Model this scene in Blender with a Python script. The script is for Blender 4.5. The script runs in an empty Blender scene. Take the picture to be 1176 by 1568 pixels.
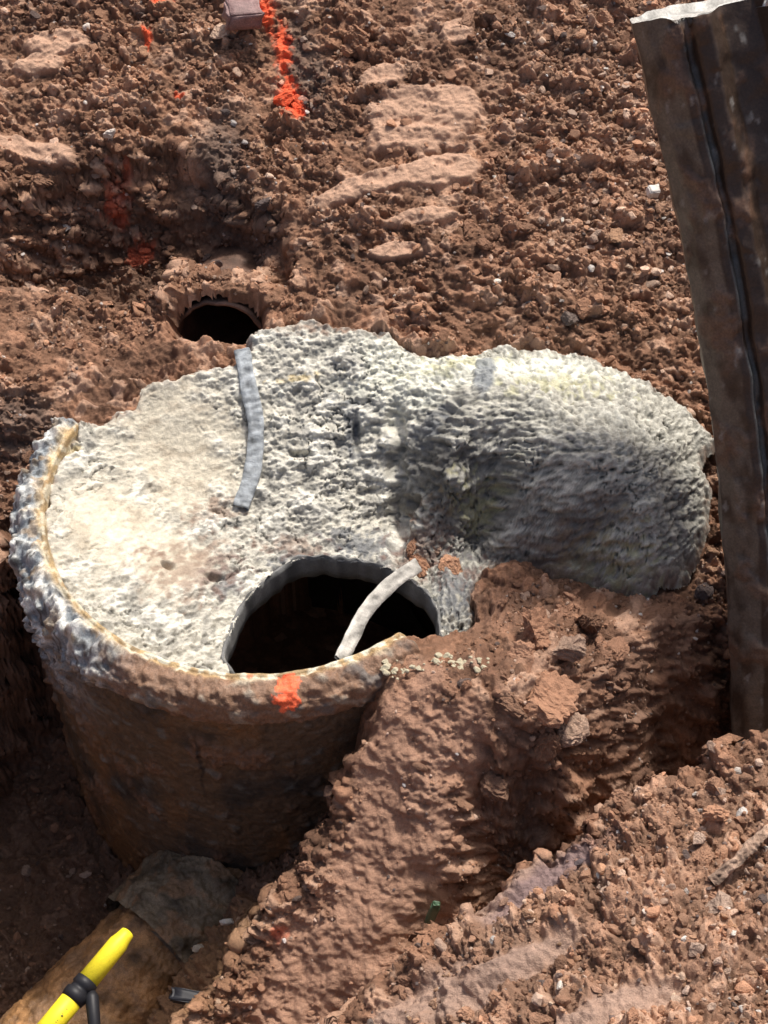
import bpy, bmesh, math, numpy as np
from mathutils import Vector, Euler
rng=np.random.default_rng(7)
TH=math.radians(50.0); ST,CT=math.sin(TH),math.cos(TH); D=7.0
# ---- back-projection through the camera: view-plane coordinates (400 units = 1 m) + level -> world metres
def W(a,b,z):
    U=(a-588)/400.0; V=(784-b)/400.0
    y=(V*(1-ST*z/D)-CT*z)/(ST-CT*V/D)
    d=D+CT*y-ST*z
    return (U*d/D,y,z)
# ---------------- noise
_p=rng.permutation(256); PERM=np.concatenate([_p,_p,_p])
_g=rng.random(256)*2*np.pi; GX,GY=np.cos(_g),np.sin(_g)
R1=rng.random(256);R2=rng.random(256);R3=rng.random(256)
def perlin(x,y,s=0):
    x=x+s*17.3;y=y+s*9.7
    xi=np.floor(x).astype(np.int64);yi=np.floor(y).astype(np.int64)
    xf=x-xi;yf=y-yi;xi&=255;yi&=255
    u=xf*xf*xf*(xf*(xf*6-15)+10);v=yf*yf*yf*(yf*(yf*6-15)+10)
    def g(ix,iy,dx,dy):
        h=PERM[PERM[ix&255]+(iy&255)]
        return GX[h]*dx+GY[h]*dy
    n00=g(xi,yi,xf,yf);n10=g(xi+1,yi,xf-1,yf);n01=g(xi,yi+1,xf,yf-1);n11=g(xi+1,yi+1,xf-1,yf-1)
    a=n00+u*(n10-n00);b=n01+u*(n11-n01)
    return (a+v*(b-a))*1.5
def fbm(x,y,f,o=4,s=0,gain=.5):
    r=0;a=1;t=0
    for i in range(o):
        r=r+a*perlin(x*f,y*f,s+i*3);t+=a;a*=gain;f*=2.03
    return r/t
def worley(x,y,f,s=0):
    x=x*f+s*13.1;y=y*f+s*7.9
    xi=np.floor(x).astype(np.int64);yi=np.floor(y).astype(np.int64)
    best=np.full(x.shape,9.0);rid=np.zeros(x.shape)
    for dx in(-1,0,1):
        for dy in(-1,0,1):
            cx=xi+dx;cy=yi+dy
            h=PERM[PERM[cx&255]+(cy&255)]
            px=cx+R1[h];py=cy+R2[h]
            d=np.hypot(x-px,y-py)
            m=d<best
            best=np.where(m,d,best);rid=np.where(m,R3[h],rid)
    return best,rid
def sm(a,b,x):
    t=np.clip((x-a)/(b-a),0,1);return t*t*(3-2*t)
def dome(d,k=.62): return np.sqrt(np.clip(1-(d/k)**2,0,1))
def chunk(d,k=.66): return np.clip(1.25*(1-d/k),0,.8)   # blunt, flat-topped crumb
def rbf(pts,X,Y,c=.12,lam=0.01):
    P=np.array([W(*p) for p in pts]);n=len(P)
    ph=lambda r2:np.sqrt(r2+c*c)
    A=ph((P[:,None,0]-P[None,:,0])**2+(P[:,None,1]-P[None,:,1])**2)-lam*np.eye(n)
    z0=P[:,2].mean()
    w=np.linalg.solve(A,P[:,2]-z0)
    gx=np.arange(-2.1,2.1,.03);gy=np.arange(-2.8,3.1,.03)
    G=np.zeros((len(gy),len(gx)))+z0
    MX,MY=np.meshgrid(gx,gy)
    for i in range(n): G+=w[i]*ph((MX-P[i,0])**2+(MY-P[i,1])**2)
    return bil(G,gx,gy,X,Y)
def bil(G,gx,gy,X,Y):
    fx=np.clip((X-gx[0])/(gx[1]-gx[0]),0,len(gx)-1.001);fy=np.clip((Y-gy[0])/(gy[1]-gy[0]),0,len(gy)-1.001)
    ix=fx.astype(int);iy=fy.astype(int);tx=fx-ix;ty=fy-iy
    return (G[iy,ix]*(1-tx)+G[iy,ix+1]*tx)*(1-ty)+(G[iy+1,ix]*(1-tx)+G[iy+1,ix+1]*tx)*ty
def sdf(poly,X,Y):   # positive inside
    d=np.full(X.shape,99.0);ins=np.zeros(X.shape,bool);n=len(poly)
    for i in range(n):
        ax,ay=poly[i];bx,by=poly[(i+1)%n]
        ex,ey=bx-ax,by-ay;t=np.clip(((X-ax)*ex+(Y-ay)*ey)/(ex*ex+ey*ey+1e-12),0,1)
        d=np.minimum(d,np.hypot(X-ax-t*ex,Y-ay-t*ey))
        c=((ay>Y)!=(by>Y))&(X<(bx-ax)*(Y-ay)/((by-ay) if abs(by-ay)>1e-9 else 1e-9)+ax)
        ins^=c
    return np.where(ins,d,-d)
def blob(X,Y,a,b,z,rx,ry,rot=0,soft=.5,nz=None):
    cx,cy,_=W(a,b,z);c,s=math.cos(rot),math.sin(rot)
    u=((X-cx)*c+(Y-cy)*s)/rx;v=(-(X-cx)*s+(Y-cy)*c)/ry
    r=np.hypot(u,v)
    if nz is not None:r=r+nz
    return 1-sm(1-soft,1+soft*.3,r)
def lerp3(C,col,m):
    return C*(1-m[...,None])+np.array(col)*m[...,None]
# ---------------- concrete shell control
CX,CY=-.47,.09
def circ(ph,r): return (CX+r*math.cos(math.radians(ph)),CY+r*math.sin(math.radians(ph)))
conc_pts=[(40,720,0),(100,650,0),(210,590,0),(300,555,.02),(390,510,.05),(480,485,.08),(560,505,.08),(650,545,.02),
(760,530,.05),(850,535,.08),(920,555,.08),(1000,590,.08),(1060,630,.05),(1092,670,.0),(1085,750,-.08),(1075,820,-.18),(1040,870,-.25),(970,912,-.33),
(900,895,-.32),(800,860,-.33),(720,850,-.35),(690,900,-.34),(740,930,-.31),(760,890,-.32),
(90,800,-.04),(150,750,-.13),(250,700,-.18),(200,900,-.16),(300,800,-.26),(350,650,-.12),(480,600,-.05),(480,700,-.18),(450,800,-.3),(550,800,-.34),
(350,950,-.33),(250,950,-.22),(600,600,-.02),(590,700,-.2),(615,800,-.38),(560,850,-.36),(480,860,-.35),
(700,620,.1),(800,620,.16),(900,640,.18),(1000,680,.13),(1050,720,.03),(650,660,-.06),(700,720,-.02),(800,730,.03),(900,760,.05),(980,800,0),(720,800,-.3),(800,810,-.18),(900,850,-.2),(1000,860,-.16)]
poly=[circ(p,.845) for p in range(152,302,8)]
poly+=[W(*p)[:2] for p in [(735,985,-.33),(722,920,-.33),(745,880,-.34),(800,872,-.33),(870,890,-.32),(920,905,-.33),(970,915,-.33),(1045,880,-.25),(1082,820,-.18),(1088,750,-.08),(1072,715,-.03),(1096,670,0),(1062,628,.05),(1000,588,.08),(920,553,.08),(850,533,.08),(760,528,.05),(730,540,.03),(650,543,.02),(600,510,.07),(540,500,.08),(480,483,.08),(390,508,.05),(370,540,.04),(300,560,.02),(215,590,0),(205,610,0),(130,640,0)]]
def cmask(X,Y):
    return sdf(poly,X,Y)+fbm(X,Y,9,4,5)*.035
HX,HY=-.18,-.40
def hole_r(X,Y):
    ry=np.where(Y>HY,.46,.32)
    a=np.arctan2(Y-HY,X-HX)
    return np.hypot((X-HX)/.42,(Y-HY)/ry)+.02*np.sin(5*a+1)+.015*np.sin(9*a)
def conc_base(X,Y): return rbf(conc_pts,X,Y,.08,.004)
def mk(name,co,faces,col=None,smooth=True,mat=None,parent=None):
    me=bpy.data.meshes.new(name);n=len(co);f=np.asarray(faces,dtype=np.int32);k=f.shape[1]
    me.vertices.add(n);me.vertices.foreach_set('co',np.asarray(co,dtype=np.float32).ravel())
    me.loops.add(f.size);me.loops.foreach_set('vertex_index',f.ravel())
    me.polygons.add(len(f));me.polygons.foreach_set('loop_start',np.arange(len(f),dtype=np.int32)*k)
    me.polygons.foreach_set('loop_total',np.full(len(f),k,dtype=np.int32))
    me.polygons.foreach_set('use_smooth',np.full(len(f),smooth,dtype=bool))
    me.update(calc_edges=True);me.validate()
    if col is not None:
        a=me.color_attributes.new('Col','FLOAT_COLOR','POINT')
        if col.shape[1]==3: col=np.concatenate([col,np.ones((n,1))],1)
        a.data.foreach_set('color',col.astype(np.float32).ravel())
    o=bpy.data.objects.new(name,me);bpy.context.scene.collection.objects.link(o)
    if mat:me.materials.append(mat)
    if parent:o.parent=parent
    return o
def gridfaces(ny,nx,keep=None):
    i=np.arange(ny*nx).reshape(ny,nx)
    f=np.stack([i[:-1,:-1],i[:-1,1:],i[1:,1:],i[1:,:-1]],-1)
    if keep is not None:return f[keep]
    return f.reshape(-1,4)
def compact(co,f,col):
    u,inv=np.unique(f,return_inverse=True)
    return co[u],inv.reshape(f.shape),col[u]
# ---------------- materials
def mat_attr(name,rough=.9,b1=(60,.5,.01),b2=(260,.6,.004),vary=.35,spec=.3,wet=False):
    m=bpy.data.materials.new(name);m.use_nodes=True;nt=m.node_tree;N=nt.nodes;L=nt.links
    b=N['Principled BSDF'];b.inputs['Roughness'].default_value=rough
    b.inputs['Specular IOR Level'].default_value=spec
    at=N.new('ShaderNodeAttribute');at.attribute_name='Col'
    tc=N.new('ShaderNodeTexCoord')
    n1=N.new('ShaderNodeTexNoise');n1.inputs['Scale'].default_value=b1[0];n1.inputs['Detail'].default_value=6;n1.inputs['Roughness'].default_value=.7
    n2=N.new('ShaderNodeTexNoise');n2.inputs['Scale'].default_value=b2[0];n2.inputs['Detail'].default_value=4
    for n in(n1,n2):L.new(tc.outputs['Object'],n.inputs['Vector'])
    mr=N.new('ShaderNodeMapRange');mr.inputs[1].default_value=.25;mr.inputs[2].default_value=.75;mr.inputs[3].default_value=1-vary;mr.inputs[4].default_value=1+vary
    L.new(n1.outputs['Fac'],mr.inputs[0])
    mr2=N.new('ShaderNodeMapRange');mr2.inputs[1].default_value=.25;mr2.inputs[2].default_value=.75;mr2.inputs[3].default_value=1-vary*.8;mr2.inputs[4].default_value=1+vary*.8
    L.new(n2.outputs['Fac'],mr2.inputs[0])
    mu=N.new('ShaderNodeMath');mu.operation='MULTIPLY';L.new(mr.outputs[0],mu.inputs[0]);L.new(mr2.outputs[0],mu.inputs[1])
    vm=N.new('ShaderNodeVectorMath');vm.operation='SCALE';L.new(at.outputs['Color'],vm.inputs[0]);L.new(mu.outputs[0],vm.inputs['Scale'])
    L.new(vm.outputs[0],b.inputs['Base Color'])
    B1=N.new('ShaderNodeBump');B1.inputs['Strength'].default_value=b1[1];B1.inputs['Distance'].default_value=b1[2];L.new(n1.outputs['Fac'],B1.inputs['Height'])
    B2=N.new('ShaderNodeBump');B2.inputs['Strength'].default_value=b2[1];B2.inputs['Distance'].default_value=b2[2];L.new(n2.outputs['Fac'],B2.inputs['Height'])
    L.new(B1.outputs[0],B2.inputs['Normal']);L.new(B2.outputs[0],b.inputs['Normal'])
    if wet:
        r=N.new('ShaderNodeMath');r.operation='SUBTRACT';r.inputs[0].default_value=1.0
        L.new(at.outputs['Alpha'],r.inputs[1])
        r2=N.new('ShaderNodeMapRange');r2.inputs[3].default_value=rough;r2.inputs[4].default_value=.3
        L.new(r.outputs[0],r2.inputs[0]);L.new(r2.outputs[0],b.inputs['Roughness'])
    return m
M_dirt=mat_attr('clay_soil',.9,(50,.8,.014),(230,.8,.005),.25,wet=True)
M_conc=mat_attr('rough_mortar',.88,(75,.7,.008),(260,.6,.003),.18)
M_wall=mat_attr('muddy_concrete',.5,(24,.7,.012),(180,.6,.003),.4)
M_steel=mat_attr('muddy_steel',.42,(14,.35,.01),(120,.25,.0015),.35,.4)
M_plain=mat_attr('small_parts',.5,(80,.15,.002),(300,.1,.001),.14)
# ---------------- TERRAIN
main_pts=[(-150,-60,.6),(0,0,.5),(300,0,.55),(600,0,.6),(900,0,.6),(1176,0,.6),(1330,-60,.6),
(-100,200,.3),(0,190,.28),(150,200,.3),(300,190,.3),(430,200,.28),(450,120,.38),(600,130,.45),(640,230,.36),(800,200,.4),(1000,200,.38),(1176,220,.35),(1300,200,.35),
(40,250,.22),(250,245,.24),(120,320,.1),(250,330,.1),(380,330,.12),(20,360,.1),(150,400,.03),(300,410,.08),(420,430,.04),(230,440,.04),
(500,320,.24),(600,300,.3),(720,300,.3),(560,400,.16),(700,380,.22),(850,400,.2),(1000,400,.2),
(0,480,.02),(120,480,.0),(200,500,-.04),(500,460,.1),(620,470,.1),(740,480,.1),(900,500,.12),(1050,540,.1),(1176,560,.1),(1300,500,.1),
(0,600,-.06),(80,600,-.08),(160,590,-.06),(-20,700,-.25),(-100,700,-.2),
(480,480,.04),(640,530,.03),(740,525,.03),(920,545,.04),(1040,600,.02),
(1110,650,-.02),(1176,700,-.1),(1120,780,-.25),(1130,880,-.36),(1060,910,-.38),(1176,950,-.45),(1300,800,-.1),
(970,925,-.32),(880,905,-.28),(790,890,-.27),(720,900,-.29),(720,960,-.18),(750,960,-.14),(720,1000,-.06),(800,960,-.05),(760,1020,.0),(650,1045,0),(600,1060,-.04),
(640,1120,-.1),(700,1100,-.05),(600,1250,-.33),(660,1250,-.27),(560,1350,-.5),(620,1400,-.52),(500,1450,-.65),(560,1500,-.68),(420,1568,-.86),(600,1568,-.8),
(700,1200,-.2),(740,1150,-.12),(700,1330,-.43),(740,1260,-.52),(790,1290,-.65),(760,1190,-.22),(820,1330,-.72),
(850,1000,-.04),(900,980,-.13),(830,1060,-.02),(840,1130,-.1),(870,1170,-.28),(800,1180,-.2),(830,1230,-.38),(920,1200,-.45),(950,1080,-.25),(1000,1000,-.28),(1000,1080,-.4),(960,1150,-.45),
(1060,1000,-.42),(1100,1080,-.7),(1030,1130,-.8),(990,1190,-.9),(1110,1130,-.95),(900,1280,-.78),(1176,1080,-.8),
(640,1440,-.68),(700,1420,-.7),(540,1568,-.82),(900,1568,-1.0),(1176,1400,-.9)]
mound_pts=[(1176,1120,.1),(1060,1170,.05),(960,1215,.0),(900,1280,-.05),(820,1320,-.1),(740,1385,-.15),(640,1450,-.25),(580,1510,-.3),(540,1568,-.36),
(1176,1250,.15),(1050,1270,.1),(1176,1400,.2),(1000,1400,.16),(850,1400,.0),(760,1460,-.05),(900,1500,.12),(700,1520,-.12),(900,1568,.2),(700,1568,-.08),(1176,1568,.3),(1000,1650,.35),(600,1650,-.2),(1300,1300,.25)]
mpoly=[W(*p)[:2] for p in [(1420,1090,.15),(1176,1122,.1),(1120,1150,.08),(1060,1175,.05),(1000,1195,.03),(955,1216,.0),(925,1262,-.04),(880,1300,-.07),(820,1320,-.1),(740,1388,-.15),(690,1425,-.2),(640,1450,-.25),(580,1510,-.3),(540,1568,-.36),(480,1660,-.45)]]+[(-.2,-2.9),(3,-2.9)]
pitpoly=[(-2.4,-3.2),(-1.95,-.2),(-1.62,.12),(-1.35,.3),(-.6,.3),(-.1,-.4)]+[W(*p)[:2] for p in [(588,1068,-.07),(570,1150,-.22),(520,1230,-.36),(480,1300,-.47),(440,1365,-.58),(395,1450,-.72),(325,1568,-.93),(260,1680,-1.1)]]+[(-.75,-3.2)]
pit_pts=[(-60,900,-1.1),(0,1250,-1.75),(20,1400,-1.85),(10,1520,-1.85),(100,1470,-1.8),(200,1568,-1.56),(260,1520,-1.42),(250,1470,-1.5),(330,1440,-1.25),(400,1350,-1.15),(370,1300,-1.4),(300,1350,-1.55),(-100,1400,-1.8),(330,1568,-1.22),(160,1620,-1.65),(500,1300,-1.0)]
STEP=.0045
gx=np.arange(-1.85,1.9,STEP);gy=np.arange(-2.45,2.75,STEP)
ex=np.array([.02,.06,.15,.35,.7,1.4,3,6,14,30,70])
xs=np.concatenate([gx[0]-ex[::-1],gx,gx[-1]+ex]);ys=np.concatenate([gy[0]-ex[::-1],gy,gy[-1]+ex])
X,Y=np.meshgrid(xs,ys)
XC=np.clip(X,-1.9,1.9);YC=np.clip(Y,-2.5,2.8)
n_big=fbm(X,Y,1.7,4,1);n_mid=fbm(X,Y,6,4,2);n_f=fbm(X,Y,22,4,3)
main=rbf(main_pts,XC,YC)
# scooped hollow under the left bank
hp=[W(*p)[:2] for p in [(-60,330,.12),(30,295,.15),(100,262,.2),(180,240,.22),(290,240,.22),(370,275,.2),(440,325,.15),(465,420,.08),(400,462,.04),(230,475,.0),(100,460,.0),(-40,440,.02)]]
hs=sdf(hp,X,Y)+.06*n_mid+.02*n_f
main=main-.16*sm(-.01,.06,hs)-.16*sm(.06,.2,hs)
pit=rbf(pit_pts,XC,YC)
mnd=rbf(mound_pts,XC,YC)
sp=sdf(pitpoly,X,Y)+n_mid*.08+n_f*.025
H=main+(np.minimum(pit,main-.05)-main)*sm(-.01,.22,sp)
smd=sdf(mpoly,X,Y)+n_mid*.06+n_f*.025
lay=mnd-.02
H=np.where(smd>-.2,np.maximum(H,H+(lay-H)*sm(-.2,.01,smd)),H)
PX,PY,PZ=-.70,1.10,-.17
bk=sm(.36,.18,np.abs(X-PX+.04*n_mid))*sm(PY-.02,PY+.03,Y)*sm(PY+.5,PY+.12,Y)
H=H+(np.maximum(H,.07+.05*n_mid)-H)*bk
H=H+n_big*.035
H0=H.copy()
Gy,Gx=np.gradient(H0,ys,xs);Gx=np.clip(Gx,-2.5,2.5);Gy=np.clip(Gy,-2.5,2.5)
gm=np.hypot(Gx,Gy);nn=np.sqrt(1+Gx**2+Gy**2)
NX,NY,NZ=-Gx/nn,-Gy/nn,1/nn
SX,SY=X+.35*H0,Y+H0*.9
nzb=n_mid*.55+n_f*.2
smooth=np.zeros_like(X)
slabs=[(640,185,.4,.27,.18,.1),(690,170,.42,.14,.12,0),(575,283,.3,.27,.06,.22),(680,262,.34,.17,.08,.2),(590,120,.46,.11,.06,0),(650,330,.28,.16,.04,.1),(610,385,.2,.12,.04,0),(85,50,.5,.16,.07,.0),(60,85,.45,.12,.06,0),(700,40,.6,.08,.07,.3),(1030,60,.58,.08,.05,0),(60,230,.25,.2,.05,-.2)]
for s in slabs: smooth=np.maximum(smooth,blob(X,Y,s[0],s[1],s[2],s[3],s[4],s[5],.22,nzb*.6))
tong=[(620,1200,-.3,.19,.35,-.25),(560,1380,-.5,.19,.34,-.35),(480,1500,-.7,.22,.3,-.4),(640,1330,-.45,.16,.26,0),(670,1130,-.08,.2,.14,0)]
tmask=np.zeros_like(X)
for s in tong:tmask=np.maximum(tmask,blob(X,Y,s[0],s[1],s[2],s[3],s[4],s[5],.4,nzb*.7))
smear=np.zeros_like(X)
for s in [(760,1490,-.02,.34,.07,.35),(640,1530,-.18,.25,.08,.6),(960,1540,.17,.2,.06,.2),(800,1350,-.08,.22,.08,.5),(860,1320,-.06,.1,.05,.5),(900,1560,.18,.3,.05,.2)]:
    smear=np.maximum(smear,blob(X,Y,s[0],s[1],s[2],s[3],s[4],s[5],.4,nzb*.8))
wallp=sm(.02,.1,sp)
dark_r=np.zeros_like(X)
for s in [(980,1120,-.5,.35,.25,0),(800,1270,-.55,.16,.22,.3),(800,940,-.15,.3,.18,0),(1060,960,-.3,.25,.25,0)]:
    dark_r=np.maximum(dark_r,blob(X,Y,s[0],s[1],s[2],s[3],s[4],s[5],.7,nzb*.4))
pat=sm(-.25,.25,fbm(X,Y,2.6,4,9))
coarse=np.maximum(sm(0.0,.15,smd)*(1-smear),sm(.35,.8,X+.2*n_mid)*sm(.9,1.2,Y))
pat=np.maximum(pat,coarse*.9)
rough=np.clip((.5+.6*pat)-smooth*.95-tmask*.8-smear*.85-dark_r*.15,0.05,1.1)
wx=SX+.022*perlin(SX*14,SY*14,4)+.007*perlin(SX*48,SY*48,5);wy=SY+.022*perlin(SX*14,SY*14,6)+.007*perlin(SX*48,SY*48,7)
rel=fbm(SX,SY,6,4,14)*.055+fbm(SX,SY,20,4,15)*.034
rc=0
for f,a,s in((8,.045,1),(17,.036,2),(33,.024,3),(62,.013,4)):
    d,r=worley(wx,wy,f,s)
    rc=rc+a*sm(.35,1,r)*chunk(d)
rel=rel*(.3+.7*rough)+rc*rough+fbm(SX,SY,55,3,16)*.010*(.4+.6*rough)
rel=rel+smooth*(.010*np.sin((Y+.15*X)*2*np.pi/.10+3*n_mid+2*n_f)*sm(-.1,.3,n_mid+.1)+.035)
rel=rel+smear*(.02*np.sin((Y-.5*X)*18+3*n_mid)+.012*fbm(X-Y,X+2*Y,14,3,18))
rel=rel+tmask*(.03*fbm(SX*1.4,SY*.8,6,4,17)+.012*np.abs(fbm(SX,SY,14,3,19)))
cm=cmask(X,Y)
rr=np.hypot(X-CX,Y-CY)
near=np.clip((cm+.10)/.09,0,1)
lw=(1-near)*(rr>1.02)
H=H0+rel*(NZ*lw+(1-lw))
XX=X+NX*rel*lw;YY=Y+NY*rel*lw
inC=sm(-.005,.03,cm)
cz=conc_base(XC,YC)
front=sm(.22,.12,np.abs(X-PX+.03*n_mid))*sm(.93,1.03,Y)*sm(PY+.05,PY-.0,Y)
H=H+(np.minimum(H,-.22+.5*rel)-H)*front
H=np.where(cm>-.005,H+(np.minimum(H,cz-.12)-H)*inC,H)
H=np.where(rr<.955,np.minimum(H,np.where(cm>.0,-1.9,H)),H)
H=np.where((rr<.93)&(sp>0.03),-1.95,H)
far=np.maximum(np.maximum(np.abs(X)-2.0,0),np.maximum(Y-2.8,-2.6-Y));ff=sm(0,2.5,far)
H=H*(1-ff)+(.55+.1*fbm(X,Y,.25,3,6))*ff
XX=np.where(far>0,X,XX);YY=np.where(far>0,Y,YY)
core=(slice(len(ex),len(ex)+len(gy)),slice(len(ex),len(ex)+len(gx)))
# colours
BASE=np.array([.300,.160,.097])
C=np.zeros(X.shape+(3,))+BASE
C=lerp3(C,[.15,.077,.048],sm(-.05,.4,n_big+.5*n_mid)*.7)
C=lerp3(C,[.45,.275,.185],sm(.05,.45,fbm(X,Y,4,4,12))*.65)
C=lerp3(C,[.45,.275,.185],coarse*.45)
C=C*(.72+.5*sm(.0,.04,rc))[...,None]  # gaps between crumbs darkened in the colour, like shade in crevices
d2,r2=worley(wx,wy,17,2);C=lerp3(C,[.47,.31,.22],(r2>.86)*.5);C=C*(.84+.32*r2)[...,None]
C=lerp3(C,[.54,.34,.235],smooth*.9);C=lerp3(C,[.40,.232,.155],tmask*.85);C=lerp3(C,[.41,.28,.215],smear*.8)
C=lerp3(C,[.21,.145,.145],blob(X,Y,840,1340,-.07,.24,.07,.5,.5,nzb)*.8)
C=lerp3(C,[.13,.07,.046],dark_r*(1-.6*tmask)*.65)  # shade by the pile and in the crevice painted dark, plus damp tone
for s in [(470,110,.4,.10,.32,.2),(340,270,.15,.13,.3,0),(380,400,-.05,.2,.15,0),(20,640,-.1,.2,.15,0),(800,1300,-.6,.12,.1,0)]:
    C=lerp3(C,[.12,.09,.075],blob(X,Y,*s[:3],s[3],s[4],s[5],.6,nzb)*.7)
C=lerp3(C,[.095,.052,.034],blob(X,Y,230,370,0,.6,.25,0,.7,nzb*.6)*.7)  # shade of the scooped hollow painted into the soil colour
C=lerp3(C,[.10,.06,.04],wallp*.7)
C=lerp3(C,[.32,.18,.09],blob(X,Y,300,1500,-1.3,.3,.35,0,.6,nzb)*.9)
nor=fbm(X,Y,35,3,21)*.7
ORANGE=[(432,65,.48,.045,.13,.1),(442,140,.38,.05,.13,.15),(408,20,.52,.042,.09,.2),(458,170,.33,.035,.06,.15),(228,70,.43,.022,.05,0),(250,10,.52,.05,.03,0),(190,252,.2,.03,.02,0),(275,150,.35,.025,.02,0),(185,345,-.1,.07,.06,.5),(215,385,-.15,.07,.05,0),(225,470,-.1,.05,.03,0),(428,1445,-.75,.035,.03,0),(1165,485,.15,.03,.02,0)]
for s in ORANGE:
    C=lerp3(C,[.88,.14,.055],blob(X,Y,*s[:3],s[3],s[4],s[5],.5,nor)*(.95 if s[1]<180 else .4))
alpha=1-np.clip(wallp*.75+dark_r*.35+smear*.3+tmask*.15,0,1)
C=np.clip(C,0,1)
co=np.stack([XX,YY,H],-1).reshape(-1,3)
kill=((X-PX)**2+(H-PZ)**2<.195**2)&(Y>PY-.03)&(Y<PY+.16)
keep=~(kill[:-1,:-1]|kill[1:,1:]|kill[:-1,1:]|kill[1:,:-1])
f=gridfaces(len(ys),len(xs),keep)
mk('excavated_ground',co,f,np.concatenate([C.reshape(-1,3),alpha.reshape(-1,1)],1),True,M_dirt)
# ---------------- CONCRETE MANHOLE
root=bpy.data.objects.new('concrete_manhole',None);bpy.context.scene.collection.objects.link(root)
x2=np.arange(-1.45,1.45,.004);y2=np.arange(-.85,1.2,.004)
A,B=np.meshgrid(x2,y2)
Z0=conc_base(A,B)
lumpx=sm(.1,.5,A)
As=A-Z0*.7*lumpx;Bs=B+Z0*1.1
m2=fbm(As,Bs,7,4,31);m3=fbm(As,Bs,25,4,32);nb2=m2*.7+m3*.3
ca,sa=math.cos(.6),math.sin(.6);Au=(As*ca+Bs*sa);Bu=(-As*sa+Bs*ca)
fl=fbm(Au,Bu*1.25,8,4,34);fl2=fbm(As,Bs,34,4,35)
cream=np.zeros_like(A)
for s in [(270,690,-.15,.30,.34,.3),(170,800,-.12,.27,.33,0),(240,850,-.2,.27,.22,0)]:cream=np.maximum(cream,blob(A,B,*s[:3],s[3],s[4],s[5],.75,nb2*.6))
rg=1-cream*.85
wx2=As+.03*perlin(As*18,Bs*18,41)+.008*perlin(As*50,Bs*50,43);wy2=Bs+.03*perlin(As*18,Bs*18,42)+.008*perlin(As*50,Bs*50,44)
rl=m2*.022+.026*fl+.014*fl2+.007*fbm(As,Bs,85,3,36)
grain=.2+.7*sm(-.1,.25,fbm(As,Bs,5,3,37))
for fq,a,s in((11,.014,11),(24,.012,12),(48,.007,13)):
    d,r=worley(wx2,wy2,fq,s);rl=rl+a*grain*sm(.35,1,r)*chunk(d)
rl=rl*rg+m2*.006
rl=rl-.03*sm(.022,.0,np.abs(m2-.05))*rg*sm(.0,.3,fbm(A,B,3,2,50)+.1)
xr,yr,_=W(608,740,-.2);rl=rl-.05*sm(.05,0,np.abs(A-xr-.05*m2))*sm(.35,.2,np.abs(B-yr-.02))
for s in [(260,870,-.25,.03,.02),(630,780,-.3,.05,.03),(690,630,.05,.05,.04),(460,690,-.15,.06,.015),(330,885,-.3,.04,.02),(545,655,-.1,.02,.08)]:
    rl=rl-.04*blob(A,B,*s[:3],s[3],s[4],0,.8)
sb=blob(A,B,742,585,.07,.05,.15,-.1,.3,m3*.4);rl=rl+.015*sb
g2y,g2x=np.gradient(Z0,y2,x2);g2x=np.clip(g2x,-2,2);g2y=np.clip(g2y,-2,2);n2=np.sqrt(1+g2x**2+g2y**2)
cd=cmask(A,B);hr=hole_r(A,B)
lw2=sm(.01,.06,cd)*sm(1.0,1.12,hr)*(1-sm(.72,.8,np.hypot(A-CX,B-CY))*(A<.1)*(B<.5))
Z=Z0+rl*(lw2/n2+(1-lw2));A2=A-g2x/n2*rl*lw2;B2=B-g2y/n2*rl*lw2
CC=np.zeros(A.shape+(3,))+np.array([.54,.515,.44])
CC=lerp3(CC,[.72,.70,.62],sm(-.1,.35,m2)*.8)
CC=lerp3(CC,[.28,.27,.24],sm(.0,.35,fbm(As,Bs,9,5,33))*.75)
CC=lerp3(CC,[.18,.175,.16],sm(.08,.35,-fl-.5*fl2)*.6*rg)
CC=lerp3(CC,[.61,.545,.42],cream*.8)
CC=lerp3(CC,[.42,.35,.26],cream*sm(.0,.35,fbm(As,Bs,11,5,38))*.6)
lump=sm(.02,.14,A-xr)
CC=lerp3(CC,[.33,.32,.275],lump*.65)
CC=lerp3(CC,[.70,.70,.60],np.maximum(blob(A,B,800,570,.1,.45,.15,-.1,.8,nb2),blob(A,B,640,570,.0,.34,.22,0,.8,nb2))*.8)  # sunlit crest of the lump painted lighter
CC=CC*(1+1.2*fl2*(.4+.6*lump))[...,None]
for s in [(720,780,-.2,.26,.15,.0),(650,730,-.2,.16,.16,0),(880,800,-.05,.22,.08,.1)]:CC=lerp3(CC,[.095,.09,.085],blob(A,B,*s[:3],s[3],s[4],s[5],.8,nb2*1.3)*.75)  # shaded lower left of the lump painted dark, along with stains
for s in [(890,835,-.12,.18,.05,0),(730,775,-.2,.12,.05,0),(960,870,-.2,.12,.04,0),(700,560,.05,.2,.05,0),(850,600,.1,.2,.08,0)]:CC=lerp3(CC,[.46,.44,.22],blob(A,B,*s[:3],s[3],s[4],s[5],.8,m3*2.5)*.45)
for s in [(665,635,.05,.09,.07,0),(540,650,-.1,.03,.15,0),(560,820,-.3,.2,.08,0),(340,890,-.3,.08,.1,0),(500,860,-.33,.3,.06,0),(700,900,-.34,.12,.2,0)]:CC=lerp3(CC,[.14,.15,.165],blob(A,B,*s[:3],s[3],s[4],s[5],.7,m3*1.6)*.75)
CC=lerp3(CC,[.20,.22,.24],sb*.8)
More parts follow.
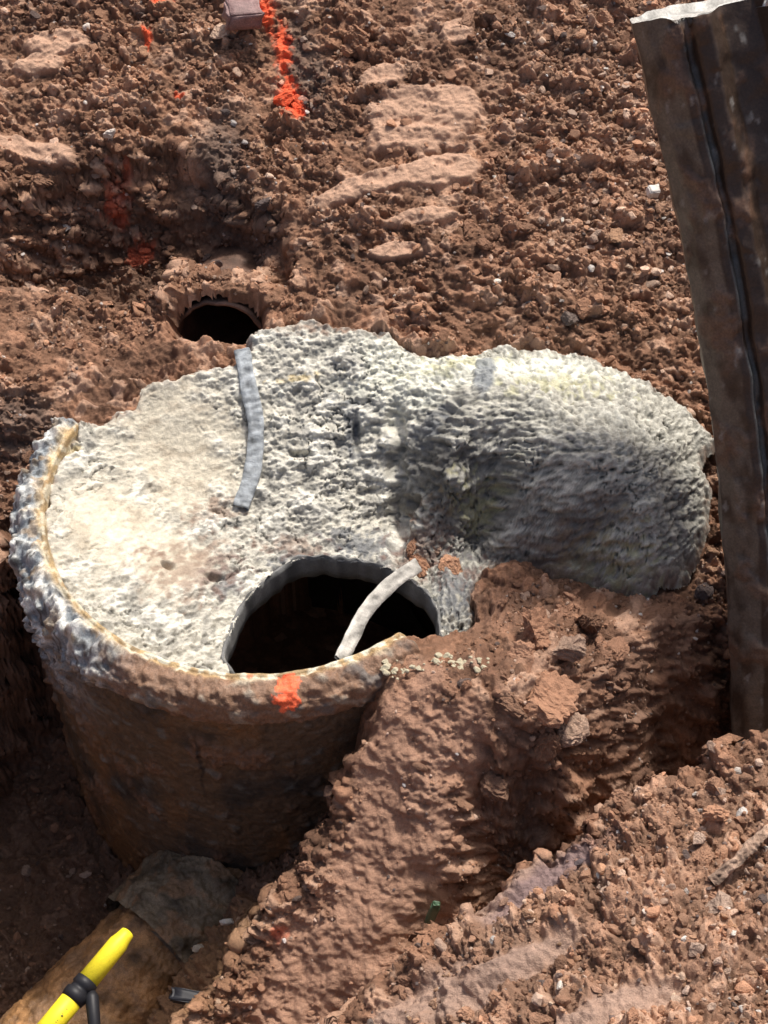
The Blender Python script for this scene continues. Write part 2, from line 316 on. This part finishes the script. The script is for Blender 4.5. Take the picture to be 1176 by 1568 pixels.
for s in [(640,850,-.36,.14,.14,0),(620,810,-.36,.06,.05,0),(300,880,-.3,.22,.14,.6),(560,490,.1,.2,.05,0),(500,490,.1,.2,.04,0),(230,850,-.2,.04,.03,0),(800,870,-.3,.3,.08,0),(450,830,-.3,.15,.05,0),(330,780,-.25,.12,.06,.3)]:CC=lerp3(CC,[.22,.13,.09],blob(A,B,*s[:3],s[3],s[4],s[5],.8,m3*1.6)*.6)
for s in [(460,573,.0,.12,.015,.1),(105,690,-.05,.05,.05,0)]:CC=lerp3(CC,[.52,.40,.18],blob(A,B,*s[:3],s[3],s[4],s[5],.6,m3*1.5)*.6)
CC=lerp3(CC,[.25,.15,.1],sm(.035,.0,cd)*.6*sm(-.2,.2,m3+.05))
mask=(cd>-.01)&(hr>.985)
kp=mask[:-1,:-1]&mask[1:,1:]&mask[:-1,1:]&mask[1:,:-1]
Z=Z-.05*sm(.02,-.01,cd)
f=gridfaces(len(y2),len(x2),kp)
co,f,cc=compact(np.stack([A2,B2,Z],-1).reshape(-1,3),f,np.clip(CC.reshape(-1,3),0,1))
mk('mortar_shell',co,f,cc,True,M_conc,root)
# barrel
prof=[(.90,-2.0),(.86,-.45),(.835,-.2),(.830,-.04),(.838,-.005),(.848,.0),(.858,-.01),(.875,.0),(.90,.0),(.93,-.005),(.955,-.03),(.968,-.07),(.968,-.12),(.955,-.15),(.932,-.155),(.93,-.2)]
prof+=[(.93,z) for z in np.linspace(-.3,-2.1,19)]
pr=[]
for i in range(len(prof)-1):
    L=math.dist(prof[i],prof[i+1]);k=max(1,int(L/.0065)) if i>1 else 6
    for j in range(k):
        t=j/k;pr.append((prof[i][0]*(1-t)+prof[i+1][0]*t,prof[i][1]*(1-t)+prof[i+1][1]*t,i+t))
pr=np.array(pr);NA=1200
ang=np.linspace(0,2*np.pi,NA,endpoint=False)
PHI,PI=np.meshgrid(ang,np.arange(len(pr)))
r=pr[PI,0].copy();z=pr[PI,1].copy();sg=pr[PI,2]
deg=(np.degrees(PHI)+360)%360
low=1-sm(140,155,deg)*(1-sm(308,318,deg))
rightlow=np.maximum(sm(312,326,deg),1-sm(40,70,deg))
sarc=PHI*.93;tt=np.cumsum(np.r_[0,np.hypot(np.diff(pr[:,0]),np.diff(pr[:,1]))])[PI]
k1=fbm(sarc,tt,9,4,61);k2=fbm(sarc,tt,30,3,62)
dd,rr1=worley(sarc+.02*k1,tt+.02*k2,20,63);dm=chunk(dd)*sm(.2,.9,rr1)
dd2,rr2=worley(sarc+.01*k1,tt,45,64);dm2=chunk(dd2)*sm(.2,.9,rr2)
crust=sm(5.2,6.5,sg)*(1-sm(14.5,17,sg))
side=sm(15,17,sg)
leftc=(1-sm(225,245,deg))*sm(140,155,deg)
amp=crust*(.026*dm+.015*dm2+.036*k1+.016*k2)*(0.5+.5*leftc)
mudp=sm(.1,.4,fbm(sarc,tt*.7,5,4,68))*side
r=r+amp*sm(7,11,sg)*.8+side*(.007*k1+.005*k2+.014*dm*sm(.88,.95,rr1))+mudp*(.012+.012*k2+.01*dm2)
z=z+amp*(1-sm(10,12,sg))+k1*.014*(sg>2)*(sg<15)
sl=sm(235,205,deg)*sm(14,15.5,sg)*(1-sm(16.5,21.5,sg+4*k1));r=r+sl*(.02+.04*dm+.03*k1)
z=z-leftc*crust*.05*sm(7,11,sg)
z=z-low*.30*(z>-1)*sm(2,3,sg)*(1-sm(16,18,sg))
z=z-rightlow*.7*(z>-1.2)
bx=CX+r*np.cos(PHI);by=CY+r*np.sin(PHI)
bc=np.zeros(r.shape+(3,))+np.array([.12,.082,.052])
bc=lerp3(bc,[.045,.042,.038],sm(-.05,.3,fbm(sarc,tt,3,5,65))*.85);bc=lerp3(bc,[.22,.115,.05],sm(.0,.4,fbm(sarc*1.5,tt*.6,2.5,5,66))*.75)
bc=lerp3(bc,[.18,.20,.19],sm(.2,.45,k1)*.5)
bc=lerp3(bc,[.20,.11,.065],mudp*.75)
bc=lerp3(bc,[.20,.10,.042],sm(.5,.95,sm(17,32,sg)+.4*k1)*.6)
bc=lerp3(bc,[.025,.022,.02],sm(.7,.0,np.abs(deg-256.5-1.5*k1))*side*(1-sm(19,21,sg))*.85)
cr=np.zeros_like(bc)+np.array([.25,.275,.29]);cr=lerp3(cr,[.64,.64,.60],sm(-.08,.22,k1+.4*k2));cr=lerp3(cr,[.05,.05,.05],sm(.06,.3,k2-.3*k1)*.85);cr=lerp3(cr,[.35,.25,.15],sm(.1,.35,fbm(sarc,tt,14,3,67))*.6)
fr=np.zeros_like(bc)+np.array([.22,.13,.082]);fr=lerp3(fr,[.38,.34,.27],sm(.12,.4,k1)*.7);fr=lerp3(fr,[.10,.11,.11],sm(.15,.4,fbm(sarc,tt,8,3,70))*.65)
cm_=cr*leftc[...,None]+fr*(1-leftc[...,None])
cf=sm(5,6.2,sg)*(1-sm(14,15,sg)); cf=np.maximum(cf,sl*.9)
bc=bc*(1-cf[...,None])+cm_*cf[...,None]
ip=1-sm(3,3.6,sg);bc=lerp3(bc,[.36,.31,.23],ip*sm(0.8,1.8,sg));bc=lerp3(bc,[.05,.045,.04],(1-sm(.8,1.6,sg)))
lp=sm(2.6,3.3,sg)*(1-sm(5.6,7.6+k1*2.5,sg));bc=lerp3(bc,[.50,.35,.17],lp*(.5+.4*sm(-.2,.2,k1)))
bc=lerp3(bc,[.66,.62,.48],lp*sm(-.05,.2,fbm(sarc,tt,20,2,71))*(1-.4*leftc))
win=sm(5,5.6,sg)*(1-sm(9.5,11.5,sg))
oa=np.exp(-((deg-278.0)/2.8)**2)*win;bc=lerp3(bc,[.88,.15,.06],sm(.35,.5,oa+(k2*.9+k1*.7)*(oa>.08)))
oa=np.exp(-((deg-269.5)/1.0)**2)*sm(4,5,sg)*(1-sm(6,8,sg));bc=lerp3(bc,[.7,.2,.1],sm(.4,.8,oa)*.6)
i=np.arange(r.size).reshape(r.shape);j=np.roll(i,-1,1)
f=np.stack([i[:-1],j[:-1],j[1:],i[1:]],-1).reshape(-1,4)
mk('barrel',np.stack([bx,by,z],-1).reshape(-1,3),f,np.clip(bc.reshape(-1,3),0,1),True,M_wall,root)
# hole collar
na=400;ph=np.linspace(0,2*np.pi,na,endpoint=False)
rows=[]
bz0=conc_base(HX+.44*np.cos(ph),HY+(np.where(np.sin(ph)>0,.46,.32)+.02)*np.sin(ph))
bz0=np.minimum(bz0,-.30)
for k,(scl,dz) in enumerate([(1.045,-.03),(1.02,.004),(.995,.010),(.985,-.02),(.98,-.07),(.985,-.115),(1.1,-.13)]):
    ryy=np.where(np.sin(ph)>0,.46,.32)
    wob=1/(1+.02*np.sin(5*ph+1)+.015*np.sin(9*ph))*(1+.015*perlin(ph*9,ph*0+k*.3))
    rows.append(np.stack([HX+.42*scl*np.cos(ph)*wob,HY+ryy*scl*np.sin(ph)*wob,bz0+dz+.014*perlin(ph*8,ph*0+k)],-1))
co=np.array(rows);i=np.arange(co.shape[0]*na).reshape(-1,na);j=np.roll(i,-1,1)
f=np.stack([i[:-1],j[:-1],j[1:],i[1:]],-1).reshape(-1,4)
co=co.reshape(-1,3);cc=np.zeros((len(co),3))+np.array([.20,.20,.195]);cc*=(.85+.5*perlin(co[:,0]*20,co[:,1]*20))[:,None]
mk('opening_collar',co,f,cc,True,M_conc,root)
def strip(name,pts,wid,th,col,mat,parent,up=(0,-.5,.85),n=60,nz=.004,wn=.15):
    P=np.array(pts,float);t=np.linspace(0,len(P)-1,n)
    def cr_(t):
        k=min(int(t),len(P)-2);u=t-k;p0=P[max(k-1,0)];p1=P[k];p2=P[k+1];p3=P[min(k+2,len(P)-1)]
        return .5*((2*p1)+(-p0+p2)*u+(2*p0-5*p1+4*p2-p3)*u*u+(-p0+3*p1-3*p2+p3)*u**3)
    Q=np.array([cr_(a) for a in t]);T=np.gradient(Q,axis=0);T/=np.linalg.norm(T,axis=1)[:,None]
    U=np.array(up,float);S=np.cross(T,U);S/=np.linalg.norm(S,axis=1)[:,None];Nn=np.cross(S,T)
    sec=[(-.5,0),(-.47,.5),(-.2,.5),(0,.42),(.2,.5),(.47,.5),(.5,0),(.44,-.5),(-.44,-.5)]
    co=[]
    for a,b in sec:
        w=wid*(1+wn*fbm(t*1.7+a*3,t*0+b,1,3,6)*2)
        co.append(Q+S*(a*w)[:,None]+Nn*(b*th+nz*perlin(t*7+a*5,t*0+a*9))[:,None])
    co=np.array(co);ns=len(sec);i=np.arange(ns*n).reshape(ns,n);j=np.roll(i,-1,0)
    f=np.stack([i[:,:-1],i[:,1:],j[:,1:],j[:,:-1]],-1).reshape(-1,4)
    co=co.reshape(-1,3);cc=np.zeros((len(co),3))+np.array(col);cc*=(1+1.3*fbm(co[:,0],co[:,1]+co[:,2],22,4,81))[:,None]
    return mk(name,co,f,np.clip(cc,0,1),True,mat,parent)
def onconc(a,b,z,lift=.03):
    p=W(a,b,z);zz=float(conc_base(np.array([[p[0]]]),np.array([[p[1]]]))[0,0]);return (p[0],p[1],zz+lift)
strip('steel_band',[onconc(371,540,.02,.015),onconc(382,600,-.05,.018),onconc(392,655,-.12,.018),onconc(386,715,-.17,.018),onconc(368,768,-.22,.008)],.068,.03,(.33,.355,.37),M_conc,root,n=140,nz=.007,wn=.12)
strip('plastic_strip',[W(640,865,-.29),W(600,893,-.22),W(562,933,-.16),W(539,976,-.09),W(521,1013,-.01)],.06,.012,(.46,.44,.40),M_conc,root,up=(.5,-.4,.8),nz=.003,wn=.08)
def tube(name,c,rad,length,th,col,dirv=(0,1,0),mat=None,parent=None,n=96,m=40,closed=True,dirt=0):
    dv=np.array(dirv,float);dv/=np.linalg.norm(dv);a=np.cross(dv,[0,0,1]);a/=np.linalg.norm(a);b=np.cross(a,dv)
    an=np.linspace(0,2*np.pi,n,endpoint=False);rows=[]
    def ring(s,r,o=0):
        nn=1+.012*np.sin(3*an+s*9)+.01*np.sin(7*an+s*23)+.03*perlin(an*4,an*0+s*8)
        if o:
            sv=an*0+s;dq,rq=worley(an*rad,sv,26,8)
            nn=nn+dirt*(fbm(an*rad,sv,12,5,3)+.45*chunk(dq)*sm(.4,1,rq)+.4*fbm(an*rad,sv,60,3,4))
        rows.append(np.array(c)+dv*s+(a[None]*np.cos(an)[:,None]+b[None]*np.sin(an)[:,None])*(r*nn)[:,None])
    if closed:ring(length,.001)
    for s in np.linspace(length,0,12):ring(s,rad-th)
    ring(-.006,rad-th*.5)
    for s in np.linspace(0,length,m):ring(s,rad,1)
    co=np.array(rows);i=np.arange(co.shape[0]*n).reshape(-1,n);j=np.roll(i,-1,1)
    f=np.stack([i[:-1],j[:-1],j[1:],i[1:]],-1).reshape(-1,4);co=co.reshape(-1,3)
    cc=np.zeros((len(co),3))+np.array(col);kk=fbm(co[:,0]+co[:,2],co[:,1],7,5,90);cc*=(1+1.5*kk)[:,None]
    cc=lerp3(cc,[.24,.14,.075],sm(.0,.25,fbm(co[:,0]+co[:,2],co[:,1]+.4*co[:,2],10,5,91))*.8*(dirt>0))
    return mk(name,co,f,np.clip(cc,0,1),True,mat,parent)
tube('clay_drain_pipe',(PX,PY-.01,PZ),.205,.7,.02,(.12,.07,.05),(0.1,1,-.25),M_wall)
p0=np.array(W(262,1440,-1.54));p1=np.array(W(18,1680,-1.6))
d=(p1-p0);dn=d/np.linalg.norm(d);st=p0-dn*.35
lp=bpy.data.objects.new('lateral_sewer_pipe',None);bpy.context.scene.collection.objects.link(lp)
tube('pipe_body',tuple(st),.25,1.9,.02,(.27,.145,.062),tuple(dn),M_wall,lp,n=300,m=340,dirt=.07)
tube('pipe_collar',tuple(st+dn*.05),.305,.38,.055,(.17,.13,.085),tuple(dn),M_wall,lp,n=300,m=80,closed=False,dirt=.07)
# ---------------- clods
def ico(sub):
    bm=bmesh.new();bmesh.ops.create_icosphere(bm,subdivisions=sub,radius=1)
    v=np.array([q.co[:] for q in bm.verts]);f=np.array([[q.index for q in t.verts] for t in bm.faces]);bm.free();return v,f
def variants(sub,k,s0):
    v,f=ico(sub);out=[]
    for i in range(k):
        w=v.copy();rg_=np.random.default_rng(s0+i)
        for _ in range(8):
            n=rg_.normal(size=3);n/=np.linalg.norm(n);t=rg_.uniform(.4,.8);dd=w@n
            w-=np.clip(dd-t,0,None)[:,None]*n*.92
        w*=(1+.16*perlin(v[:,0]*2.3+i*3.1,v[:,1]*2.3+v[:,2]*1.7)+.12*perlin(v[:,0]*5+i,v[:,1]*5+v[:,2]*4))[:,None]
        if sub>=4:
            q=perlin(v[:,0]*7+i,v[:,1]*7+v[:,2]*3)+perlin(v[:,2]*7+i*2,v[:,1]*6-v[:,0]*3)
            w*=(1+.07*q+.04*perlin(v[:,0]*17+v[:,2]*5,v[:,1]*17+v[:,2]*14)+.025*perlin(v[:,0]*35+v[:,2]*15,v[:,1]*33-v[:,2]*24))[:,None]
        out.append(w)
    return out,f
CORE={k:v[core] for k,v in dict(smooth=smooth,tmask=tmask,smear=smear,cm=cm,sp=sp,gm=gm,X=XX,Y=YY,H=H,pat=pat,co=coarse).items()}
def samp(k,x,y):return bil(CORE[k],gx,gy,x,y)
def scatter(n,smin,smax,pw,sub,k,seed):
    rg_=np.random.default_rng(seed)
    x=rg_.uniform(-1.75,1.8,n);y=rg_.uniform(-2.4,2.7,n);s=smin*(smax/smin)**(rg_.random(n)**pw)
    p=np.clip(1-samp('smooth',x,y)*.95-samp('tmask',x,y)*.85-samp('smear',x,y)*.9,0,1)*(.2+.8*samp('pat',x,y))
    if smin>.008: p*=.45+.55*samp('co',x,y)
    p*=1-.6*sm(1.2,2.5,samp('gm',x,y))*(s>.015)
    ok=(rg_.random(n)<p)&(samp('cm',x,y)<-.01)&(np.hypot(x-CX,y-CY)>1.0)&~((np.abs(x-PX)<.22)&(y>.85)&(y<1.14))
    ok&=~((samp('sp',x,y)>.0)&(rg_.random(n)<.6))
    x,y,s=x[ok],y[ok],s[ok];return x,y,s,rg_
def build(sets,name):
    cos=[];fs=[];cs=[];off=0
    for (x,y,s,rg_,sub,k,seed,zz_) in sets:
        V,F=variants(sub,k,seed);n=len(x)
        if zz_ is None: px_,py_,pz_=samp('X',x,y),samp('Y',x,y),samp('H',x,y)
        else: px_,py_,pz_=x,y,zz_
        which=rg_.integers(0,k,n);yaw=rg_.random(n)*6.283;til=rg_.normal(size=n)*.8
        for q in range(k):
            m=which==q
            if not m.any():continue
            v=V[q][None]*(s[m])[:,None,None]*np.stack([rg_.uniform(.8,1.3,m.sum()),rg_.uniform(.7,1.1,m.sum()),rg_.uniform(.55,.95,m.sum())],-1)[:,None,:]
            c,sn=np.cos(til[m])[:,None],np.sin(til[m])[:,None]
            yy=v[...,1]*c-v[...,2]*sn;zz=v[...,1]*sn+v[...,2]*c;xx=v[...,0]
            c,sn=np.cos(yaw[m])[:,None],np.sin(yaw[m])[:,None]
            X_=xx*c-yy*sn+px_[m][:,None];Y_=xx*sn+yy*c+py_[m][:,None];Z_=zz+(pz_[m]+s[m]*.2)[:,None]
            co=np.stack([X_,Y_,Z_],-1).reshape(-1,3)
            nv=len(V[q]);f=(F[None]+(np.arange(m.sum())*nv)[:,None,None]).reshape(-1,3)+off
            base=BASE*rg_.uniform(.7,1.35,m.sum())[:,None]
            t=rg_.random(m.sum())
            base=np.where((t>.86)[:,None],np.array([.46,.31,.225])*rg_.uniform(.8,1.2,m.sum())[:,None],base)
            base=np.where((t>.98)[:,None],np.array([.54,.47,.41]),base)
            base=np.where((t<.04)[:,None],np.array([.13,.09,.075]),base)
            xi=np.clip(((x[m]-gx[0])/STEP).astype(int),0,len(gx)-1);yi=np.clip(((y[m]-gy[0])/STEP).astype(int),0,len(gy)-1)
            loc=C[core][yi,xi];b2=base*.4+.6*base*(loc/BASE).clip(.3,1.6)
            base=np.where((loc[:,0]>loc[:,1]*3.2)[:,None],loc,b2)
            cs.append(np.repeat(base,nv,0));cos.append(co);fs.append(f);off+=len(co)
    col=np.concatenate(cs);col=np.concatenate([col,np.ones((len(col),1))],1)
    return mk(name,np.concatenate(cos),np.concatenate(fs),col,False,M_dirt)
S=[]
S.append(scatter(60000,.004,.013,1.2,1,8,1)+(1,8,100,None))
S.append(scatter(13000,.010,.028,1.5,2,10,2)+(2,10,200,None))
S.append(scatter(700,.024,.052,1.6,4,8,3)+(4,8,300,None))
build(S,'soil_clods')
def heap(lst,name,seed):
    rg_=np.random.default_rng(seed);P=np.array([W(a,b,z) for a,b,z,s in lst])
    return build([(P[:,0],P[:,1],np.array([q[3] for q in lst]),rg_,5,6,seed,P[:,2])],name)
heap([(820,970,.0,.085),(865,1000,-.02,.08),(800,1010,.0,.06),(840,1080,-.02,.12),(790,1090,-.03,.085),(870,1120,-.12,.08),(830,1145,-.13,.075),(770,1050,.0,.07),(900,960,-.1,.06),(640,870,-.37,.06),(665,850,-.37,.05),(630,840,-.36,.045),(612,885,-.34,.03),(690,870,-.35,.05),(760,1210,-.28,.06),(550,60,.53,.07),(610,65,.53,.055),(535,80,.5,.04),(830,230,.38,.04),(950,190,.38,.035),(880,120,.45,.035)],'clay_lump_heap',540)
rg_=np.random.default_rng(9);NB=60;tp=rg_.random(NB)**1.3;ax_=585+165*tp;ay_=1022+rg_.normal(size=NB)*6+5*np.sin(tp*9)-8*tp
P=np.array([W(a,b,.0) for a,b in zip(ax_,ay_)])
V,F=variants(2,6,900);cos=[];fs=[]
for q in range(NB):
    c=P[q].copy();c[2]=max(c[2],float(samp('H',np.array([c[0]]),np.array([c[1]]))[0])+.001);s=.004+.016*rg_.random()**2.5
    fs.append(F+len(V[0])*q);cos.append(V[q%6]*s*np.array([1.3,1,.7])+c)
mk('mortar_crumbs',np.concatenate(cos),np.concatenate(fs),np.zeros((NB*len(V[0]),3))+np.array([.46,.41,.29]),False,M_conc,root)
# ---------------- steel sheet pile
b0=np.array(W(1122,1122,-.6));b1=np.array(W(966,34,1.7));ax=b1-b0;Lx=np.linalg.norm(ax);ax/=Lx
side_=np.array([1,0,0.])-ax*ax[0];side_/=np.linalg.norm(side_);fwd=np.cross(side_,ax)
if fwd[1]>0:fwd=-fwd
sec=[(0.01,-.10),(0.0,-.0),(.04,.05),(.12,.105),(.15,.11),(.158,.085),(.175,.085),(.19,.115),(.24,.12),(.30,.06),(.42,.05),(.47,.10),(.58,.10),(.58,-.25),(.2,-.25)]
ss=[]
for k in range(len(sec)):
    a=np.array(sec[k]);b=np.array(sec[(k+1)%len(sec)]);m=max(2,int(np.linalg.norm(b-a)/.01))
    for q in range(m):ss.append(a+(b-a)*q/m)
ss=np.array(ss);ns=len(ss);nl=320;tl=np.linspace(-.3,Lx,nl)
PTS=np.zeros((nl,ns,3))
for k,t in enumerate(tl):
    bend=.085*math.sin(max(0,t)/Lx*math.pi)
    w=.92+.05*t/Lx
    PTS[k]=b0+ax*t+side_*(ss[:,:1]*w+bend)+fwd*(ss[:,1:]*w)
e=np.arange(ns)*.01;E2=np.tile(e,(nl,1));T2=np.tile(tl[:,None],(1,ns))
NN=fbm(E2,T2,5,5,95);N3=fbm(E2*1.5,T2*.7,9,4,98)
dq,rq=worley(E2,T2,9,99);N4=dome(dq)*sm(.6,.95,rq)
mud=sm(.05,.3,fbm(E2,T2*.8,6,5,94))
PTS+=fwd*((NN*.020+N4*.008+mud*(.008+.01*fbm(E2,T2,30,3,93)))[...,None])+side_*(NN[...,None]*.012)
PTS[-1]-=ax*((.05*np.exp(-((ss[:,0]-.165)/.03)**2)*(ss[:,1]>0)+.02*NN[-1]))[:,None]
co=PTS.reshape(-1,3)
i=np.arange(nl*ns).reshape(nl,ns);j=np.roll(i,-1,1);f=np.stack([i[:-1],j[:-1],j[1:],i[1:]],-1).reshape(-1,4)
cc=np.zeros((nl,ns,3))+np.array([.045,.029,.02])
EE=np.tile(ss[:,0],(nl,1))
cc=lerp3(cc,[.13,.105,.08],(EE<.12)*sm(-.3,.25,N3+.1)*.9)
cc=lerp3(cc,[.12,.145,.15],((EE>.14)&(EE<.18))*.5*sm(-.2,.2,NN+.1))
cc=lerp3(cc,[.13,.075,.048],mud*.8)
cc=lerp3(cc,[.26,.25,.23],sm(.33,.5,fbm(E2,T2*.5,20,4,96))*.6)
pile=bpy.data.objects.new('steel_sheet_pile',None);bpy.context.scene.collection.objects.link(pile)
mk('pile_body',co,f,np.clip(cc.reshape(-1,3),0,1),True,M_steel,pile)
capc=b0+ax*(Lx-.004)+side_*.3+fwd*(-.08)
rows=[PTS[-1],PTS[-1]*.97+capc*.03,PTS[-1]*.9+capc*.1-ax*.03,PTS[-1]*.5+capc*.5-ax*.03,PTS[-1]*.02+capc*.98-ax*.03];co=np.array(rows);co[1:]+=ax*.004
i=np.arange(5*ns).reshape(5,ns);j=np.roll(i,-1,1);f=np.stack([i[:-1],j[:-1],j[1:],i[1:]],-1).reshape(-1,4)
co=co.reshape(-1,3);cc=np.zeros((len(co),3))+np.array([.42,.41,.38]);cc*=(1+1.4*fbm(co[:,0],co[:,1],12,4,99))[:,None]
mk('pile_head',co,f,np.clip(cc,0.02,1),True,M_steel,pile)
def rockbox(name,c,dim,rot,col,seed,mat=M_plain):
    bm=bmesh.new();bmesh.ops.create_cube(bm,size=1);bmesh.ops.bevel(bm,geom=bm.edges[:],offset=.07,segments=2,affect='EDGES')
    bmesh.ops.triangulate(bm,faces=bm.faces[:]);bmesh.ops.subdivide_edges(bm,edges=bm.edges[:],cuts=3,use_grid_fill=True);bmesh.ops.triangulate(bm,faces=bm.faces[:])
    bm.verts.index_update();v=np.array([q.co[:] for q in bm.verts]);f=np.array([[q.index for q in t.verts] for t in bm.faces]);bm.free()
    v=v*(1+.12*perlin(v[:,0]*3+seed,v[:,1]*3+v[:,2]*2))[:,None]*np.array(dim)
    R=np.array(Euler(rot).to_matrix());v=v@R.T+np.array(c)
    cc=np.zeros((len(v),3))+np.array(col);cc*=(1+.5*fbm(v[:,0],v[:,1]+v[:,2],25,3,7))[:,None]
    return mk(name,v,f,np.clip(cc,0,1),True,mat)
rockbox('broken_brick',W(372,22,.58),(.16,.11,.09),(.15,.1,.3),(.24,.15,.14),3,M_wall)
rockbox('glass_shard',W(662,1400,-.5),(.03,.02,.22),(.15,.1,.1),(.06,.11,.06),5)
rockbox('rubber_gasket',W(295,1528,-1.12),(.17,.05,.04),(.1,.15,-.1),(.02,.02,.025),6)
rockbox('limestone_chip',W(1000,293,.36),(.05,.04,.045),(.3,.1,.3),(.6,.55,.5),8)
rockbox('limestone_chip',W(347,1412,-1.1),(.045,.02,.03),(.3,.5,.3),(.7,.68,.62),9)
strip('tree_root',[W(1178,1270,.2),W(1155,1290,.22),W(1128,1318,.21),W(1090,1350,.17)],.035,.028,(.38,.26,.19),M_dirt,None,nz=.012,wn=.3)
# ---------------- yellow marker wand
wand=bpy.data.objects.new('yellow_marker_wand',None);bpy.context.scene.collection.objects.link(wand)
def rod(name,p,q,radii,col,m,nseg=24):
    p=np.array(p);q=np.array(q);dv=(q-p);L=np.linalg.norm(dv);dv/=L;a=np.cross(dv,[0,0,1]);a/=np.linalg.norm(a);b=np.cross(a,dv)
    an=np.linspace(0,2*np.pi,nseg,endpoint=False);rows=[]
    for t,rr_ in radii:rows.append(p+dv*L*t+(a[None]*np.cos(an)[:,None]+b[None]*np.sin(an)[:,None])*rr_)
    co=np.array(rows);i=np.arange(co.shape[0]*nseg).reshape(-1,nseg);j=np.roll(i,-1,1)
    f=np.stack([i[:-1],j[:-1],j[1:],i[1:]],-1).reshape(-1,4);co=co.reshape(-1,3)
    return mk(name,co,f,np.zeros((len(co),3))+np.array(col),True,m,wand)
zt=-.6
A0=np.array(W(48,1606,zt));A1=np.array(W(197,1426,zt+.05))
def at(t):return A0+(A1-A0)*t
yel=(.80,.66,.03)
R0=.040
rod('grip',at(0),at(.42),[(0,.001),(0,R0),(.97,R0),(1,R0*.8),(1,.001)],yel,M_plain)
rod('joint',at(.40),at(.58),[(0,.001),(0,R0*1.05),(.2,R0*1.15),(.4,R0*1.15),(.45,R0*.95),(.6,R0*.95),(.65,R0*1.1),(.95,R0*1.05),(1,R0*.8),(1,.001)],(.015,.015,.018),M_plain)
rod('shaft',at(.57),at(1),[(0,.001),(0,R0*.95),(.75,R0*.9),(.84,R0*.75),(.9,R0*.7),(.98,R0*.62),(1,R0*.4),(1,.001)],yel,M_plain)
rod('clip',np.array(W(140,1518,zt+.03)),np.array(W(148,1610,zt-.02)),[(0,.001),(0,.014),(.1,.024),(.9,.02),(1,.001)],(.015,.015,.018),M_plain)
dv=(A1-A0)/np.linalg.norm(A1-A0)
for k in range(12):
    c=at(.05+.027*k)+np.array([0.0,-CT,ST])*(R0*.98)
    sd=np.array([.8,-.35,.1])*(.009 if k%3 else .014)
    rod('letter_%d'%k,c-sd,c+sd+dv*.008*(k%2),[(0,.0005),(.1,.0026),(.9,.0026),(1,.0005)],(.02,.02,.02),M_plain,8)
# ---------------- light, world, camera
sc=bpy.context.scene
el,az=math.radians(61),math.radians(28)
sd=Vector((math.sin(az)*math.cos(el),math.cos(az)*math.cos(el),math.sin(el)))
l=bpy.data.lights.new('sun','SUN');l.energy=4.4;l.angle=math.radians(6);l.color=(1,.95,.88)
lo=bpy.data.objects.new('sun',l);lo.rotation_euler=sd.to_track_quat('Z','Y').to_euler();sc.collection.objects.link(lo)
w=bpy.data.worlds.new('World');sc.world=w;w.use_nodes=True;nt=w.node_tree
sk=nt.nodes.new('ShaderNodeTexSky');sk.sky_type='NISHITA';sk.sun_disc=False;sk.sun_elevation=el;sk.sun_rotation=az;sk.dust_density=6;sk.air_density=.8
nt.links.new(sk.outputs[0],nt.nodes['Background'].inputs[0]);nt.nodes['Background'].inputs[1].default_value=.14
cam=bpy.data.cameras.new('cam');co_=bpy.data.objects.new('cam',cam);sc.collection.objects.link(co_);sc.camera=co_
co_.location=(0,-CT*D,ST*D);co_.rotation_euler=(math.pi/2-TH,0,0)
cam.sensor_fit='VERTICAL';cam.sensor_height=24;cam.lens=12/(1.96/7);cam.clip_end=500
sc.view_settings.view_transform='Standard';sc.view_settings.look='None';sc.view_settings.exposure=0
